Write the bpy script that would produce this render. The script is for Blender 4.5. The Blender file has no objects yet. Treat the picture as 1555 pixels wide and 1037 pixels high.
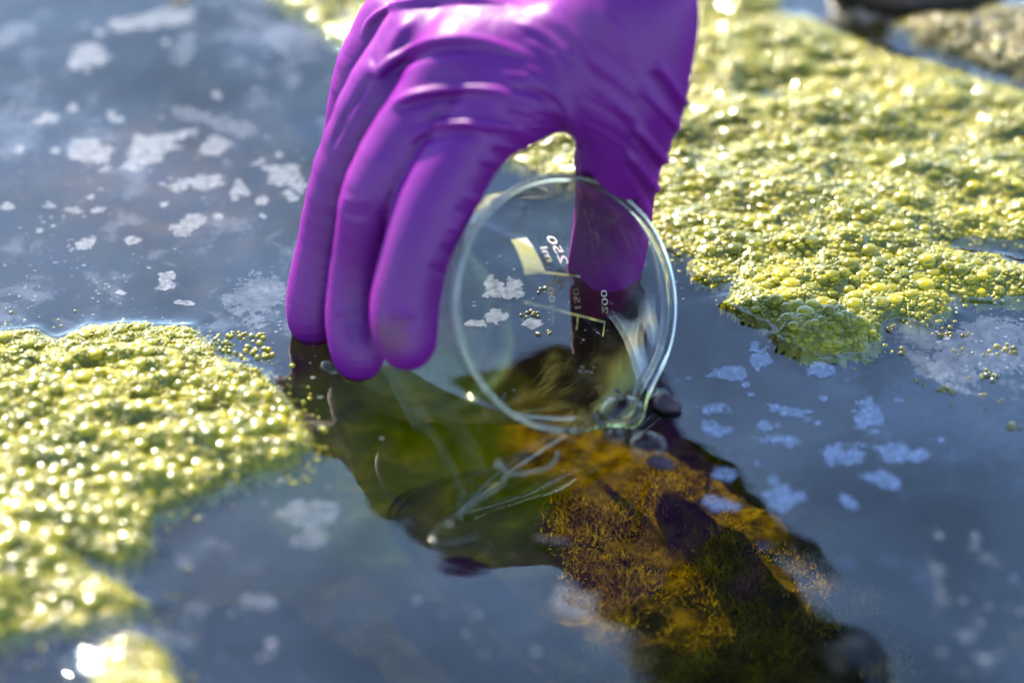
import bpy, bmesh, math, random
import numpy as np
from mathutils import Vector
from mathutils.bvhtree import BVHTree

random.seed(7)
rng = np.random.default_rng(7)
SC = bpy.context.scene
COL = SC.collection

# ------------------------------------------------------------------ camera, sky, sun, exposure
PITCH = math.radians(37.0)
CAM = np.array([0.0, -0.64022, 0.48244])
cd = bpy.data.cameras.new("camera")
cam = bpy.data.objects.new("camera", cd)
COL.objects.link(cam)
cam.location = CAM.tolist()
cam.rotation_euler = (math.pi / 2 - PITCH, 0, 0)
cd.lens = 85
cd.sensor_width = 36
cd.clip_start = 0.02
cd.clip_end = 400
cd.dof.use_dof = True
cd.dof.focus_distance = 0.812
cd.dof.aperture_fstop = 3.3
cd.dof.aperture_blades = 0
SC.camera = cam

SUN_EL, SUN_AZ = math.radians(38), math.radians(-26)      # azimuth from +Y, negative = towards -X
world = bpy.data.worlds.new("World")
SC.world = world
world.use_nodes = True
wn = world.node_tree
wn.nodes.clear()
wo = wn.nodes.new("ShaderNodeOutputWorld")
wb = wn.nodes.new("ShaderNodeBackground")
sky = wn.nodes.new("ShaderNodeTexSky")
sky.sky_type = 'NISHITA'
sky.sun_disc = False
sky.sun_elevation = SUN_EL
sky.sun_rotation = SUN_AZ
sky.air_density = 1.0
sky.dust_density = 0.1
sky.ozone_density = 2.5
wb.inputs[1].default_value = 0.13
wn.links.new(sky.outputs[0], wb.inputs[0])
wn.links.new(wb.outputs[0], wo.inputs[0])

sd_ = bpy.data.lights.new("sun", 'SUN')
sun = bpy.data.objects.new("sun", sd_)
COL.objects.link(sun)
sd_.energy = 5.0
sd_.angle = math.radians(0.5)
sd_.color = (1.0, 0.88, 0.68)
sdir = Vector((math.sin(SUN_AZ) * math.cos(SUN_EL), math.cos(SUN_AZ) * math.cos(SUN_EL), math.sin(SUN_EL)))
sun.rotation_euler = sdir.to_track_quat('Z', 'Y').to_euler()

SC.view_settings.view_transform = 'Standard'
SC.view_settings.look = 'None'
SC.view_settings.gamma = 1
SC.view_settings.use_curve_mapping = False
SC.view_settings.exposure = 2.36
SC.render.engine = 'CYCLES'
cy = SC.cycles
cy.max_bounces = 20
cy.transmission_bounces = 16
cy.transparent_max_bounces = 24
cy.glossy_bounces = 6
cy.diffuse_bounces = 4
cy.caustics_reflective = False
cy.caustics_refractive = False
cy.sample_clamp_indirect = 6
cy.use_denoising = True

# ------------------------------------------------------------------ helpers
FPX = 1555 * 85 / 36.0
CF = np.array([0, math.cos(PITCH), -math.sin(PITCH)])
CU = np.array([0, math.sin(PITCH), math.cos(PITCH)])
CR = np.array([1.0, 0, 0])


def ray(x, y):
    d = CF + (x - 777.5) / FPX * CR - (y - 518.5) / FPX * CU
    return d / np.linalg.norm(d)


def at(x, y, z=0.0):
    """the point of the place at height z that the photograph shows at pixel x, y"""
    d = ray(x, y)
    return CAM + d * (z - CAM[2]) / d[2]


def h2(ix, iy, s):
    v = np.sin(ix * 127.1 + iy * 311.7 + s * 74.7) * 43758.5453
    return v - np.floor(v)


def vnoise(x, y, s=0):
    ix, iy = np.floor(x), np.floor(y)
    fx, fy = x - ix, y - iy
    fx = fx * fx * fx * (fx * (fx * 6 - 15) + 10)
    fy = fy * fy * fy * (fy * (fy * 6 - 15) + 10)
    a, b, c, d = h2(ix, iy, s), h2(ix + 1, iy, s), h2(ix, iy + 1, s), h2(ix + 1, iy + 1, s)
    return (a + (b - a) * fx) * (1 - fy) + (c + (d - c) * fx) * fy


def fbm(x, y, s=0, o=4):
    v, a, t = 0, 1, 0
    for i in range(o):
        v = v + a * vnoise(x, y, s + i * 13)
        t += a
        a *= .5
        x, y = x * 2.03 + 5.1, y * 2.03 + 1.7
    return v / t - .5


def poly_sd(px, py, poly):
    """signed distance to a polygon, positive inside"""
    P = np.asarray(poly, float)
    Q = np.roll(P, -1, 0)
    d2 = np.full(px.shape, 1e9)
    ins = np.zeros(px.shape, bool)
    for (ax_, ay_), (bx_, by_) in zip(P, Q):
        ex, ey = bx_ - ax_, by_ - ay_
        wx, wy = px - ax_, py - ay_
        t = np.clip((wx * ex + wy * ey) / (ex * ex + ey * ey + 1e-18), 0, 1)
        d2 = np.minimum(d2, (wx - t * ex) ** 2 + (wy - t * ey) ** 2)
        c = ((ay_ > py) != (by_ > py)) & (px < ex * (py - ay_) / (ey + 1e-18) + ax_)
        ins ^= c
    d = np.sqrt(d2)
    return np.where(ins, d, -d)


def mesh(name, V, F, smooth=True):
    me = bpy.data.meshes.new(name)
    V = np.asarray(V, np.float32)
    if isinstance(F, np.ndarray):
        n, k = F.shape
        me.vertices.add(len(V))
        me.vertices.foreach_set("co", V.ravel())
        me.loops.add(n * k)
        me.loops.foreach_set("vertex_index", F.astype(np.int32).ravel())
        me.polygons.add(n)
        me.polygons.foreach_set("loop_start", np.arange(0, n * k, k, dtype=np.int32))
        me.polygons.foreach_set("loop_total", np.full(n, k, np.int32))
        me.update(calc_edges=True)
        me.validate()
    else:
        me.from_pydata([tuple(map(float, v)) for v in V], [], [tuple(map(int, f)) for f in F])
        me.update()
    me.polygons.foreach_set("use_smooth", np.full(len(me.polygons), smooth))
    return me


def link(name, me, mat=None, parent=None, loc=None):
    o = bpy.data.objects.new(name, me)
    COL.objects.link(o)
    if mat is not None and me is not None and not me.materials:
        me.materials.append(mat)
    if parent is not None:
        o.parent = parent
    if loc is not None:
        o.location = [float(v) for v in loc]
    return o


def tag(o, label=None, cat=None, group=None, kind=None):
    for k, v in (("label", label), ("category", cat), ("group", group), ("kind", kind)):
        if v:
            o[k] = v
    return o


def grid_faces(keep, ny, nx):
    """quads of an ny x nx cell mask over a (ny+1)x(nx+1) vertex grid; returns faces on compacted vertices and the used index list"""
    jy, jx = np.nonzero(keep)
    w = nx + 1
    a = jy * w + jx
    F = np.stack([a, a + 1, a + w + 1, a + w], 1)
    used, inv = np.unique(F, return_inverse=True)
    return inv.reshape(F.shape), used


def tube(pts, rad, n=8, closed_caps=True):
    P = np.asarray(pts, float)
    rad = np.broadcast_to(np.asarray(rad, float), (len(P),))
    T = np.gradient(P, axis=0)
    T /= np.linalg.norm(T, axis=1)[:, None] + 1e-12
    V, F = [], []
    ref = np.array([0, 0, 1.0])
    for i in range(len(P)):
        s = np.cross(T[i], ref)
        s /= np.linalg.norm(s) + 1e-9
        u = np.cross(s, T[i])
        for k in range(n):
            a = 2 * math.pi * k / n
            V.append(P[i] + rad[i] * (math.cos(a) * s + math.sin(a) * u))
    for i in range(len(P) - 1):
        for k in range(n):
            F.append((i * n + k, i * n + (k + 1) % n, (i + 1) * n + (k + 1) % n, (i + 1) * n + k))
    F.append(tuple(range(n))[::-1])
    F.append(tuple((len(P) - 1) * n + k for k in range(n)))
    return V, F


def smooth_path(pts, n=8):
    """Catmull-Rom through the points"""
    P = np.asarray(pts, float)
    P = np.vstack([2 * P[0] - P[1], P, 2 * P[-1] - P[-2]])
    out = []
    for i in range(1, len(P) - 2):
        for k in range(n):
            t = k / n
            out.append(.5 * (2 * P[i] + (P[i + 1] - P[i - 1]) * t + (2 * P[i - 1] - 5 * P[i] + 4 * P[i + 1] - P[i + 2]) * t * t
                             + (3 * P[i] - P[i - 1] - 3 * P[i + 1] + P[i + 2]) * t ** 3))
    out.append(P[-2])
    return np.array(out)


# ------------------------------------------------------------------ materials
def nodemat(name):
    m = bpy.data.materials.new(name)
    m.use_nodes = True
    nt = m.node_tree
    nt.nodes.clear()
    out = nt.nodes.new("ShaderNodeOutputMaterial")
    return m, nt, out


def N(nt, t, **kw):
    n = nt.nodes.new(t)
    for k, v in kw.items():
        if k == 'inp':
            for a, b in v.items():
                n.inputs[a].default_value = b
        else:
            setattr(n, k, v)
    return n


def L(nt, a, b):
    nt.links.new(a, b)


def ramp(nt, fac, stops):
    r = nt.nodes.new("ShaderNodeValToRGB")
    el = r.color_ramp.elements
    while len(el) < len(stops):
        el.new(.5)
    for e, (p, c) in zip(el, stops):
        e.position = p
        e.color = (*c, 1) if len(c) == 3 else c
    L(nt, fac, r.inputs[0])
    return r


def noise(nt, scale, detail=4, rough=.5, vec=None, dist=0):
    n = N(nt, "ShaderNodeTexNoise", inp={'Scale': scale, 'Detail': detail, 'Roughness': rough, 'Distortion': dist})
    if vec is not None:
        L(nt, vec, n.inputs['Vector'])
    return n


def pos(nt):
    return N(nt, "ShaderNodeNewGeometry").outputs['Position']


def principled(nt, out, **inp):
    b = N(nt, "ShaderNodeBsdfPrincipled")
    for k, v in inp.items():
        b.inputs[k.replace('_', ' ')].default_value = v
    L(nt, b.outputs[0], out.inputs[0])
    return b


def schlick(nt, f0, normal=None, mul=1.0):
    """mirror share by angle, the same from either side of a thin skin"""
    lw = N(nt, "ShaderNodeLayerWeight", inp={'Blend': .5})
    if normal is not None:
        L(nt, normal, lw.inputs['Normal'])
    p5 = N(nt, "ShaderNodeMath", operation='POWER', inp={1: 5.0})
    L(nt, lw.outputs['Facing'], p5.inputs[0])
    ma = N(nt, "ShaderNodeMath", operation='MULTIPLY_ADD', inp={1: (1 - f0) * mul, 2: f0 * mul})
    L(nt, p5.outputs[0], ma.inputs[0])
    return ma


def mat_water():
    m, nt, out = nodemat("pond_water_surface")
    p = pos(nt)
    tr = N(nt, "ShaderNodeBsdfTransparent", inp={'Color': (.84, .84, .5, 1)})
    gl = N(nt, "ShaderNodeBsdfGlossy", inp={'Color': (1, 1, 1, 1), 'Roughness': .0})
    n1 = noise(nt, 55, 3, .5, p)
    n2 = noise(nt, 14, 2, .5, p)
    add = N(nt, "ShaderNodeMath", operation='MULTIPLY_ADD', inp={1: 3.0})
    L(nt, n2.outputs[0], add.inputs[0])
    L(nt, n1.outputs[0], add.inputs[2])
    bp = N(nt, "ShaderNodeBump", inp={'Strength': .1, 'Distance': .0006})
    L(nt, add.outputs[0], bp.inputs['Height'])
    L(nt, bp.outputs[0], gl.inputs['Normal'])
    fres = schlick(nt, .058, bp.outputs[0])
    # patches of biofilm: slightly more mirror-like and faintly dull
    n3 = noise(nt, 9, 5, .55, p, .6)
    r = ramp(nt, n3.outputs[0], [(.38, (.75,) * 3), (.68, (1.45,) * 3)])
    mu = N(nt, "ShaderNodeMath", operation='MULTIPLY', use_clamp=True)
    L(nt, fres.outputs[0], mu.inputs[0])
    L(nt, r.outputs[0], mu.inputs[1])
    mx = N(nt, "ShaderNodeMixShader")
    L(nt, mu.outputs[0], mx.inputs[0])
    L(nt, tr.outputs[0], mx.inputs[1])
    L(nt, gl.outputs[0], mx.inputs[2])
    # thin broken scum film, pushed away around the hand and beaker
    f1 = noise(nt, 62, 9, .68, p, .3)
    f2 = noise(nt, 13, 3, .5, p)
    fa = N(nt, "ShaderNodeMath", operation='MULTIPLY_ADD', inp={1: .55})
    L(nt, f2.outputs[0], fa.inputs[0])
    L(nt, f1.outputs[0], fa.inputs[2])
    fr_ = ramp(nt, fa.outputs[0], [(.83, (0, 0, 0)), (.88, (.035,) * 3), (.95, (.07,) * 3)])
    dd = N(nt, "ShaderNodeVectorMath", operation='DISTANCE', inp={1: (.015, -.085, 0)})
    L(nt, p, dd.inputs[0])
    dm = N(nt, "ShaderNodeMapRange", inp={1: .085, 2: .115})
    L(nt, dd.outputs[1], dm.inputs[0])
    fm = N(nt, "ShaderNodeMath", operation='MULTIPLY')
    L(nt, fr_.outputs[0], fm.inputs[0])
    L(nt, dm.outputs[0], fm.inputs[1])
    df = N(nt, "ShaderNodeBsdfDiffuse", inp={'Color': (.36, .42, .55, 1)})
    mf = N(nt, "ShaderNodeMixShader")
    L(nt, fm.outputs[0], mf.inputs[0])
    L(nt, mx.outputs[0], mf.inputs[1])
    L(nt, df.outputs[0], mf.inputs[2])
    L(nt, mf.outputs[0], out.inputs[0])
    return m


def mat_bed():
    m, nt, out = nodemat("pond_bed_algae")
    p = pos(nt)
    b = principled(nt, out, Roughness=.8)
    b.inputs['Specular IOR Level'].default_value = 0
    sp = N(nt, "ShaderNodeSeparateXYZ")
    L(nt, p, sp.inputs[0])
    # brown growth lies to the right, green to the left, with a wandering border
    n0 = noise(nt, 16, 3, .5, p)
    ma = N(nt, "ShaderNodeMath", operation='MULTIPLY_ADD', inp={1: .07, 2: -.035})
    L(nt, n0.outputs[0], ma.inputs[0])
    sx = N(nt, "ShaderNodeMath", operation='ADD')
    L(nt, sp.outputs[0], sx.inputs[0])
    L(nt, ma.outputs[0], sx.inputs[1])
    mr = N(nt, "ShaderNodeMapRange", inp={1: .004, 2: .022})
    mr.interpolation_type = 'SMOOTHSTEP'
    L(nt, sx.outputs[0], mr.inputs[0])
    # beyond it on the far right green again
    mr2 = N(nt, "ShaderNodeMapRange", inp={1: .115, 2: .075})
    mr2.interpolation_type = 'SMOOTHSTEP'
    L(nt, sx.outputs[0], mr2.inputs[0])
    mm0 = N(nt, "ShaderNodeMath", operation='MULTIPLY')
    L(nt, mr.outputs[0], mm0.inputs[0])
    L(nt, mr2.outputs[0], mm0.inputs[1])
    sy = N(nt, "ShaderNodeMath", operation='MULTIPLY_ADD', inp={1: -.55})
    L(nt, sp.outputs[0], sy.inputs[0])
    ny_ = N(nt, "ShaderNodeMath", operation='MULTIPLY', inp={1: -1.0})
    L(nt, sp.outputs[1], ny_.inputs[0])
    L(nt, ny_.outputs[0], sy.inputs[2])
    mr3 = N(nt, "ShaderNodeMapRange", inp={1: -.070, 2: -.050})
    mr3.interpolation_type = 'SMOOTHSTEP'
    L(nt, sy.outputs[0], mr3.inputs[0])
    mm = N(nt, "ShaderNodeMath", operation='MULTIPLY')
    L(nt, mm0.outputs[0], mm.inputs[0])
    L(nt, mr3.outputs[0], mm.inputs[1])
    ng = noise(nt, 60, 6, .6, p, .4)
    green = ramp(nt, ng.outputs[0], [(.3, (.005, .0095, .0)), (.52, (.0095, .0155, .0)), (.75, (.026, .030, .0001))])
    nb = noise(nt, 120, 8, .68, p, .1)
    brown = ramp(nt, nb.outputs[0], [(.36, (.006, .004, .0)), (.48, (.028, .018, .0)), (.62, (.066, .042, .0)), (.8, (.13, .088, .001))])
    # the lush green grows only near the mats; elsewhere the bottom is dull silt
    dv = N(nt, "ShaderNodeVectorMath", operation='DISTANCE', inp={1: (-.034, .018, -.068)})
    L(nt, p, dv.inputs[0])
    dn = N(nt, "ShaderNodeMath", operation='MULTIPLY_ADD', inp={1: .06})
    L(nt, n0.outputs[0], dn.inputs[0])
    L(nt, dv.outputs[1], dn.inputs[2])
    gm = N(nt, "ShaderNodeMapRange", inp={1: .100, 2: .078})
    gm.interpolation_type = 'SMOOTHSTEP'
    L(nt, dn.outputs[0], gm.inputs[0])
    silt = ramp(nt, ng.outputs[0], [(.3, (.003, .0035, .002)), (.5, (.005, .0055, .0025)), (.64, (.008, .0075, .003)), (.78, (.013, .011, .004))])
    # rusty patch far off on the left
    rp = at(240, 285, -.06)
    rd = N(nt, "ShaderNodeVectorMath", operation='DISTANCE', inp={1: rp.tolist()})
    L(nt, p, rd.inputs[0])
    rr_ = N(nt, "ShaderNodeMath", operation='MULTIPLY_ADD', inp={1: .10})
    L(nt, n0.outputs[0], rr_.inputs[0])
    L(nt, rd.outputs[1], rr_.inputs[2])
    rm_ = N(nt, "ShaderNodeMapRange", inp={1: .13, 2: .07})
    rm_.interpolation_type = 'SMOOTHSTEP'
    L(nt, rr_.outputs[0], rm_.inputs[0])
    rust = ramp(nt, ng.outputs[0], [(.3, (.008, .006, .003)), (.55, (.026, .016, .005)), (.75, (.050, .029, .008))])
    rx = N(nt, "ShaderNodeMix", data_type='RGBA')
    L(nt, rm_.outputs[0], rx.inputs[0])
    L(nt, silt.outputs[0], rx.inputs[6])
    L(nt, rust.outputs[0], rx.inputs[7])
    gs = N(nt, "ShaderNodeMix", data_type='RGBA')
    L(nt, gm.outputs[0], gs.inputs[0])
    L(nt, rx.outputs[2], gs.inputs[6])
    L(nt, green.outputs[0], gs.inputs[7])
    green = gs
    mx = N(nt, "ShaderNodeMix", data_type='RGBA')
    L(nt, mm.outputs[0], mx.inputs[0])
    L(nt, green.outputs[2], mx.inputs[6])
    L(nt, brown.outputs[0], mx.inputs[7])
    L(nt, mx.outputs[2], b.inputs['Base Color'])
    bp = N(nt, "ShaderNodeBump", inp={'Strength': .45, 'Distance': .003})
    L(nt, nb.outputs[0], bp.inputs['Height'])
    L(nt, bp.outputs[0], b.inputs['Normal'])
    return m


def mat_algae(name, dark, mid, light, rough=.16, scale=70, isl=0.0, clear=0.0):
    m, nt, out = nodemat(name)
    p = pos(nt)
    n1 = noise(nt, scale, 5, .6, p)
    n2 = noise(nt, scale * .22, 3, .5, p)
    ad = N(nt, "ShaderNodeMath", operation='MULTIPLY_ADD', inp={1: .6})
    L(nt, n1.outputs[0], ad.inputs[0])
    half = N(nt, "ShaderNodeMath", operation='MULTIPLY', inp={1: .4})
    L(nt, n2.outputs[0], half.inputs[0])
    L(nt, half.outputs[0], ad.inputs[2])
    ge = N(nt, "ShaderNodeNewGeometry")
    oi = N(nt, "ShaderNodeObjectInfo")
    rs = N(nt, "ShaderNodeMath", operation='ADD')
    L(nt, ge.outputs['Random Per Island'], rs.inputs[0])
    L(nt, oi.outputs['Random'], rs.inputs[1])
    rf = N(nt, "ShaderNodeMath", operation='FRACT')
    L(nt, rs.outputs[0], rf.inputs[0])
    rv = N(nt, "ShaderNodeMath", operation='MULTIPLY_ADD', inp={1: isl, 2: -.5 * isl})
    L(nt, rf.outputs[0], rv.inputs[0])
    ad2 = N(nt, "ShaderNodeMath", operation='ADD')
    L(nt, ad.outputs[0], ad2.inputs[0])
    L(nt, rv.outputs[0], ad2.inputs[1])
    ad = ad2
    c = ramp(nt, ad.outputs[0], [(.36, dark), (.5, mid), (.64, light)])
    b = N(nt, "ShaderNodeBsdfPrincipled", inp={'Roughness': rough, 'IOR': 1.4, 'Coat Weight': 1.0, 'Coat Roughness': .12, 'Coat IOR': 1.7})
    b.inputs['Specular IOR Level'].default_value = .25
    L(nt, c.outputs[0], b.inputs['Base Color'])
    nf = noise(nt, 900, 3, .6, p)
    bp = N(nt, "ShaderNodeBump", inp={'Strength': .5, 'Distance': .0004})
    L(nt, nf.outputs[0], bp.inputs['Height'])
    L(nt, bp.outputs[0], b.inputs['Normal'])
    tl = N(nt, "ShaderNodeBsdfTranslucent")
    L(nt, c.outputs[0], tl.inputs[0])
    mx = N(nt, "ShaderNodeMixShader", inp={0: .36})
    L(nt, b.outputs[0], mx.inputs[1])
    L(nt, tl.outputs[0], mx.inputs[2])
    if clear:
        # a bubble skin is partly clear: the mat shows through its middle
        tr = N(nt, "ShaderNodeBsdfTransparent", inp={'Color': (.85, .9, .55, 1)})
        lw = N(nt, "ShaderNodeLayerWeight", inp={'Blend': .35})
        cf = N(nt, "ShaderNodeMath", operation='MULTIPLY_ADD', inp={1: -clear, 2: clear})
        L(nt, lw.outputs['Facing'], cf.inputs[0])
        mx2 = N(nt, "ShaderNodeMixShader")
        L(nt, cf.outputs[0], mx2.inputs[0])
        L(nt, mx.outputs[0], mx2.inputs[1])
        L(nt, tr.outputs[0], mx2.inputs[2])
        mx = mx2
    L(nt, mx.outputs[0], out.inputs[0])
    return m


def mat_film(name, col, alpha, scale=420, var=.35, rough=.55):
    """thin pale scum: mostly see-through, with uneven cover"""
    m, nt, out = nodemat(name)
    p = pos(nt)
    n1 = noise(nt, scale, 4, .65, p)
    r = ramp(nt, n1.outputs[0], [(.3, (alpha * (1 - var),) * 3), (.7, (min(1, alpha * (1 + var)),) * 3)])
    b = N(nt, "ShaderNodeBsdfPrincipled", inp={'Base Color': (*col, 1), 'Roughness': rough})
    tr = N(nt, "ShaderNodeBsdfTransparent")
    mx = N(nt, "ShaderNodeMixShader")
    L(nt, r.outputs[0], mx.inputs[0])
    L(nt, tr.outputs[0], mx.inputs[1])
    L(nt, b.outputs[0], mx.inputs[2])
    L(nt, mx.outputs[0], out.inputs[0])
    return m


def mat_glove():
    m, nt, out = nodemat("purple_nitrile")
    p = pos(nt)
    b = principled(nt, out, Roughness=.52)
    b.inputs['IOR'].default_value = 1.45
    b.inputs['Specular IOR Level'].default_value = 0
    b.inputs['Subsurface Weight'].default_value = .55
    b.inputs['Subsurface Radius'].default_value = (.9, .25, .9)
    b.inputs['Subsurface Scale'].default_value = .006
    b.inputs['Sheen Weight'].default_value = .0
    b.inputs['Sheen Roughness'].default_value = .4
    n1 = noise(nt, 40, 4, .5, p)
    c = ramp(nt, n1.outputs[0], [(.3, (.094, .0038, .122)), (.7, (.114, .005, .145))])
    # brown-green algae smear on the index finger tip
    tipp = at(598, 508, .03)
    dv = N(nt, "ShaderNodeVectorMath", operation='DISTANCE', inp={1: tipp.tolist()})
    L(nt, p, dv.inputs[0])
    n2 = noise(nt, 300, 5, .6, p)
    s = N(nt, "ShaderNodeMath", operation='MULTIPLY_ADD', inp={1: .010})
    L(nt, n2.outputs[0], s.inputs[0])
    L(nt, dv.outputs[1], s.inputs[2])
    mr = N(nt, "ShaderNodeMapRange", inp={1: .014, 2: .009, 3: 0, 4: .6})
    L(nt, s.outputs[0], mr.inputs[0])
    mx = N(nt, "ShaderNodeMix", data_type='RGBA', inp={7: (.10, .035, .04, 1)})
    L(nt, mr.outputs[0], mx.inputs[0])
    L(nt, c.outputs[0], mx.inputs[6])
    L(nt, mx.outputs[2], b.inputs['Base Color'])
    mp = N(nt, "ShaderNodeMapping", inp={'Rotation': (.3, .6, .5), 'Scale': (60, 60, 420)})
    L(nt, p, mp.inputs[0])
    n3 = noise(nt, 700, 3, .6, p)
    n4 = noise(nt, 1, 3, .55, mp.outputs[0], .4)
    a = N(nt, "ShaderNodeMath", operation='MULTIPLY_ADD', inp={1: 3})
    L(nt, n4.outputs[0], a.inputs[0])
    L(nt, n3.outputs[0], a.inputs[2])
    bp = N(nt, "ShaderNodeBump", inp={'Strength': .15, 'Distance': .0005})
    L(nt, a.outputs[0], bp.inputs['Height'])
    L(nt, bp.outputs[0], b.inputs['Normal'])
    # satin sheen of the rubber: even at all angles because the surface is finely textured
    gl = N(nt, "ShaderNodeBsdfGlossy", inp={'Roughness': .46})
    L(nt, bp.outputs[0], gl.inputs['Normal'])
    ms = N(nt, "ShaderNodeMixShader", inp={0: .030})
    L(nt, b.outputs[0], ms.inputs[1])
    L(nt, gl.outputs[0], ms.inputs[2])
    L(nt, ms.outputs[0], out.inputs[0])
    return m


def mat_simple(name, col, rough=.5, **kw):
    m, nt, out = nodemat(name)
    b = principled(nt, out, Roughness=rough)
    p = pos(nt)
    sc = kw.pop('scale', 120)
    v = kw.pop('var', .3)
    n = noise(nt, sc, 5, .6, p)
    c = ramp(nt, n.outputs[0], [(.3, tuple(x * (1 - v) for x in col)), (.7, tuple(min(1, x * (1 + v)) for x in col))])
    L(nt, c.outputs[0], b.inputs['Base Color'])
    bump = kw.pop('bump', 0)
    for k, x in kw.items():
        b.inputs[k.replace('_', ' ')].default_value = x
    if bump:
        bp = N(nt, "ShaderNodeBump", inp={'Strength': .7, 'Distance': bump})
        L(nt, n.outputs[0], bp.inputs['Height'])
        L(nt, bp.outputs[0], b.inputs['Normal'])
    return m


def mat_glass():
    m, nt, out = nodemat("rim_glass")
    g = N(nt, "ShaderNodeBsdfGlass", inp={'Color': (.95, .965, .945, 1), 'Roughness': 0.0, 'IOR': 1.47})
    L(nt, g.outputs[0], out.inputs[0])
    return m


def mat_glass_wall():
    """wall glass: clear, mirrors by its angle, with faint wiped-on streaks of dried pond film"""
    m, nt, out = nodemat("wall_glass")
    fr = schlick(nt, .04)
    tr = N(nt, "ShaderNodeBsdfTransparent", inp={'Color': (.985, .99, .985, 1)})
    gl = N(nt, "ShaderNodeBsdfGlossy", inp={'Roughness': .015})
    mx = N(nt, "ShaderNodeMixShader")
    L(nt, fr.outputs[0], mx.inputs[0])
    L(nt, tr.outputs[0], mx.inputs[1])
    L(nt, gl.outputs[0], mx.inputs[2])
    p = pos(nt)
    mp = N(nt, "ShaderNodeMapping", inp={'Rotation': (.5, .2, .9), 'Scale': (60, 900, 300)})
    L(nt, p, mp.inputs[0])
    n1 = noise(nt, 1, 5, .65, mp.outputs[0], .6)
    n2 = noise(nt, 45, 3, .5, p)
    mu = N(nt, "ShaderNodeMath", operation='MULTIPLY')
    L(nt, n1.outputs[0], mu.inputs[0])
    L(nt, n2.outputs[0], mu.inputs[1])
    r = ramp(nt, mu.outputs[0], [(.27, (0, 0, 0)), (.42, (.035,) * 3)])
    df = N(nt, "ShaderNodeBsdfDiffuse", inp={'Color': (.6, .6, .56, 1)})
    m2 = N(nt, "ShaderNodeMixShader")
    L(nt, r.outputs[0], m2.inputs[0])
    L(nt, mx.outputs[0], m2.inputs[1])
    L(nt, df.outputs[0], m2.inputs[2])
    L(nt, m2.outputs[0], out.inputs[0])
    return m


def mat_bubble_skin():
    m, nt, out = nodemat("water_bubble_skin")
    fr = schlick(nt, .03)
    tr = N(nt, "ShaderNodeBsdfTransparent", inp={'Color': (.95, .96, .95, 1)})
    gl = N(nt, "ShaderNodeBsdfGlossy", inp={'Roughness': .02})
    mx = N(nt, "ShaderNodeMixShader")
    L(nt, fr.outputs[0], mx.inputs[0])
    L(nt, tr.outputs[0], mx.inputs[1])
    L(nt, gl.outputs[0], mx.inputs[2])
    L(nt, mx.outputs[0], out.inputs[0])
    return m


def mat_print():
    m, nt, out = nodemat("white_enamel_print")
    n = noise(nt, 600, 3, .6, pos(nt))
    c = ramp(nt, n.outputs[0], [(.3, (.74, .70, .66)), (.7, (.84, .80, .76))])
    d = N(nt, "ShaderNodeBsdfDiffuse")
    t = N(nt, "ShaderNodeBsdfTranslucent")
    mx = N(nt, "ShaderNodeMixShader", inp={0: .5})
    for q in (d, t):
        L(nt, c.outputs[0], q.inputs[0])
    L(nt, d.outputs[0], mx.inputs[1])
    L(nt, t.outputs[0], mx.inputs[2])
    L(nt, mx.outputs[0], out.inputs[0])
    return m


def mat_slime():
    m, nt, out = nodemat("clear_slime")
    fr = schlick(nt, .07)
    tr = N(nt, "ShaderNodeBsdfTransparent", inp={'Color': (.86, .88, .84, 1)})
    gl = N(nt, "ShaderNodeBsdfGlossy", inp={'Roughness': .12})
    mx = N(nt, "ShaderNodeMixShader")
    L(nt, fr.outputs[0], mx.inputs[0])
    L(nt, tr.outputs[0], mx.inputs[1])
    L(nt, gl.outputs[0], mx.inputs[2])
    L(nt, mx.outputs[0], out.inputs[0])
    return m


M_WATER, M_BED, M_GLOVE, M_GLASS, M_SKIN, M_SLIME = mat_water(), mat_bed(), mat_glove(), mat_glass(), mat_bubble_skin(), mat_slime()
M_WALL = mat_glass_wall()
M_ALG = mat_algae("wet_green_algae", (.03, .042, .001), (.13, .138, .002), (.27, .25, .006))
M_ALGB = mat_algae("algae_bubble_skin", (.12, .135, .0008), (.29, .268, .0005), (.48, .415, .003), .14, 160, .16, .40)
M_ALGD = mat_algae("dull_olive_algae", (.04, .035, .006), (.10, .08, .012), (.17, .13, .03))
M_ALGDB = mat_algae("dull_olive_bubble_skin", (.06, .05, .008), (.17, .135, .015), (.30, .24, .05), .12, 160, .22, .45)
M_SCUM = mat_film("pale_scum", (.40, .46, .58), .115, 420, .75)
M_SCUM2 = mat_film("faint_scum", (.34, .42, .62), .05, 300, .7)
M_SCUM_SHADE = mat_film("shade_tinted_scum", (.42, .48, .64), .30, 420, .6)  # bluer, denser scum copy for shaded water; shade tint put into its colour
M_WHITE = mat_print()
M_PETAL = mat_simple("maroon_petal", (.016, .0015, .006), .55, var=.4, scale=300)
M_ROCK = mat_simple("wet_brown_stone", (.035, .018, .010), .5, var=.5, scale=60, bump=.003)
M_SLEEVE = mat_simple("dark_sleeve_cloth", (.012, .013, .02), .9, var=.2, scale=900, bump=.0005)
M_BEDGRIT = mat_simple("floating_grit", (.06, .05, .02), .5, var=.4)

# ------------------------------------------------------------------ beaker frame
BC = np.array([.018155, -.023022, .032266])
BA = np.array([-.505591, .674524, -.537955])
BE1 = np.array([.800172, .599771, 0])
BE2 = np.array([-.322648, .430456, .842974])
RB = .0385


def beaker_pt(t, ph, r=RB):
    return BC + t * BA + r * (math.cos(ph) * BE1 + math.sin(ph) * BE2)


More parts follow.
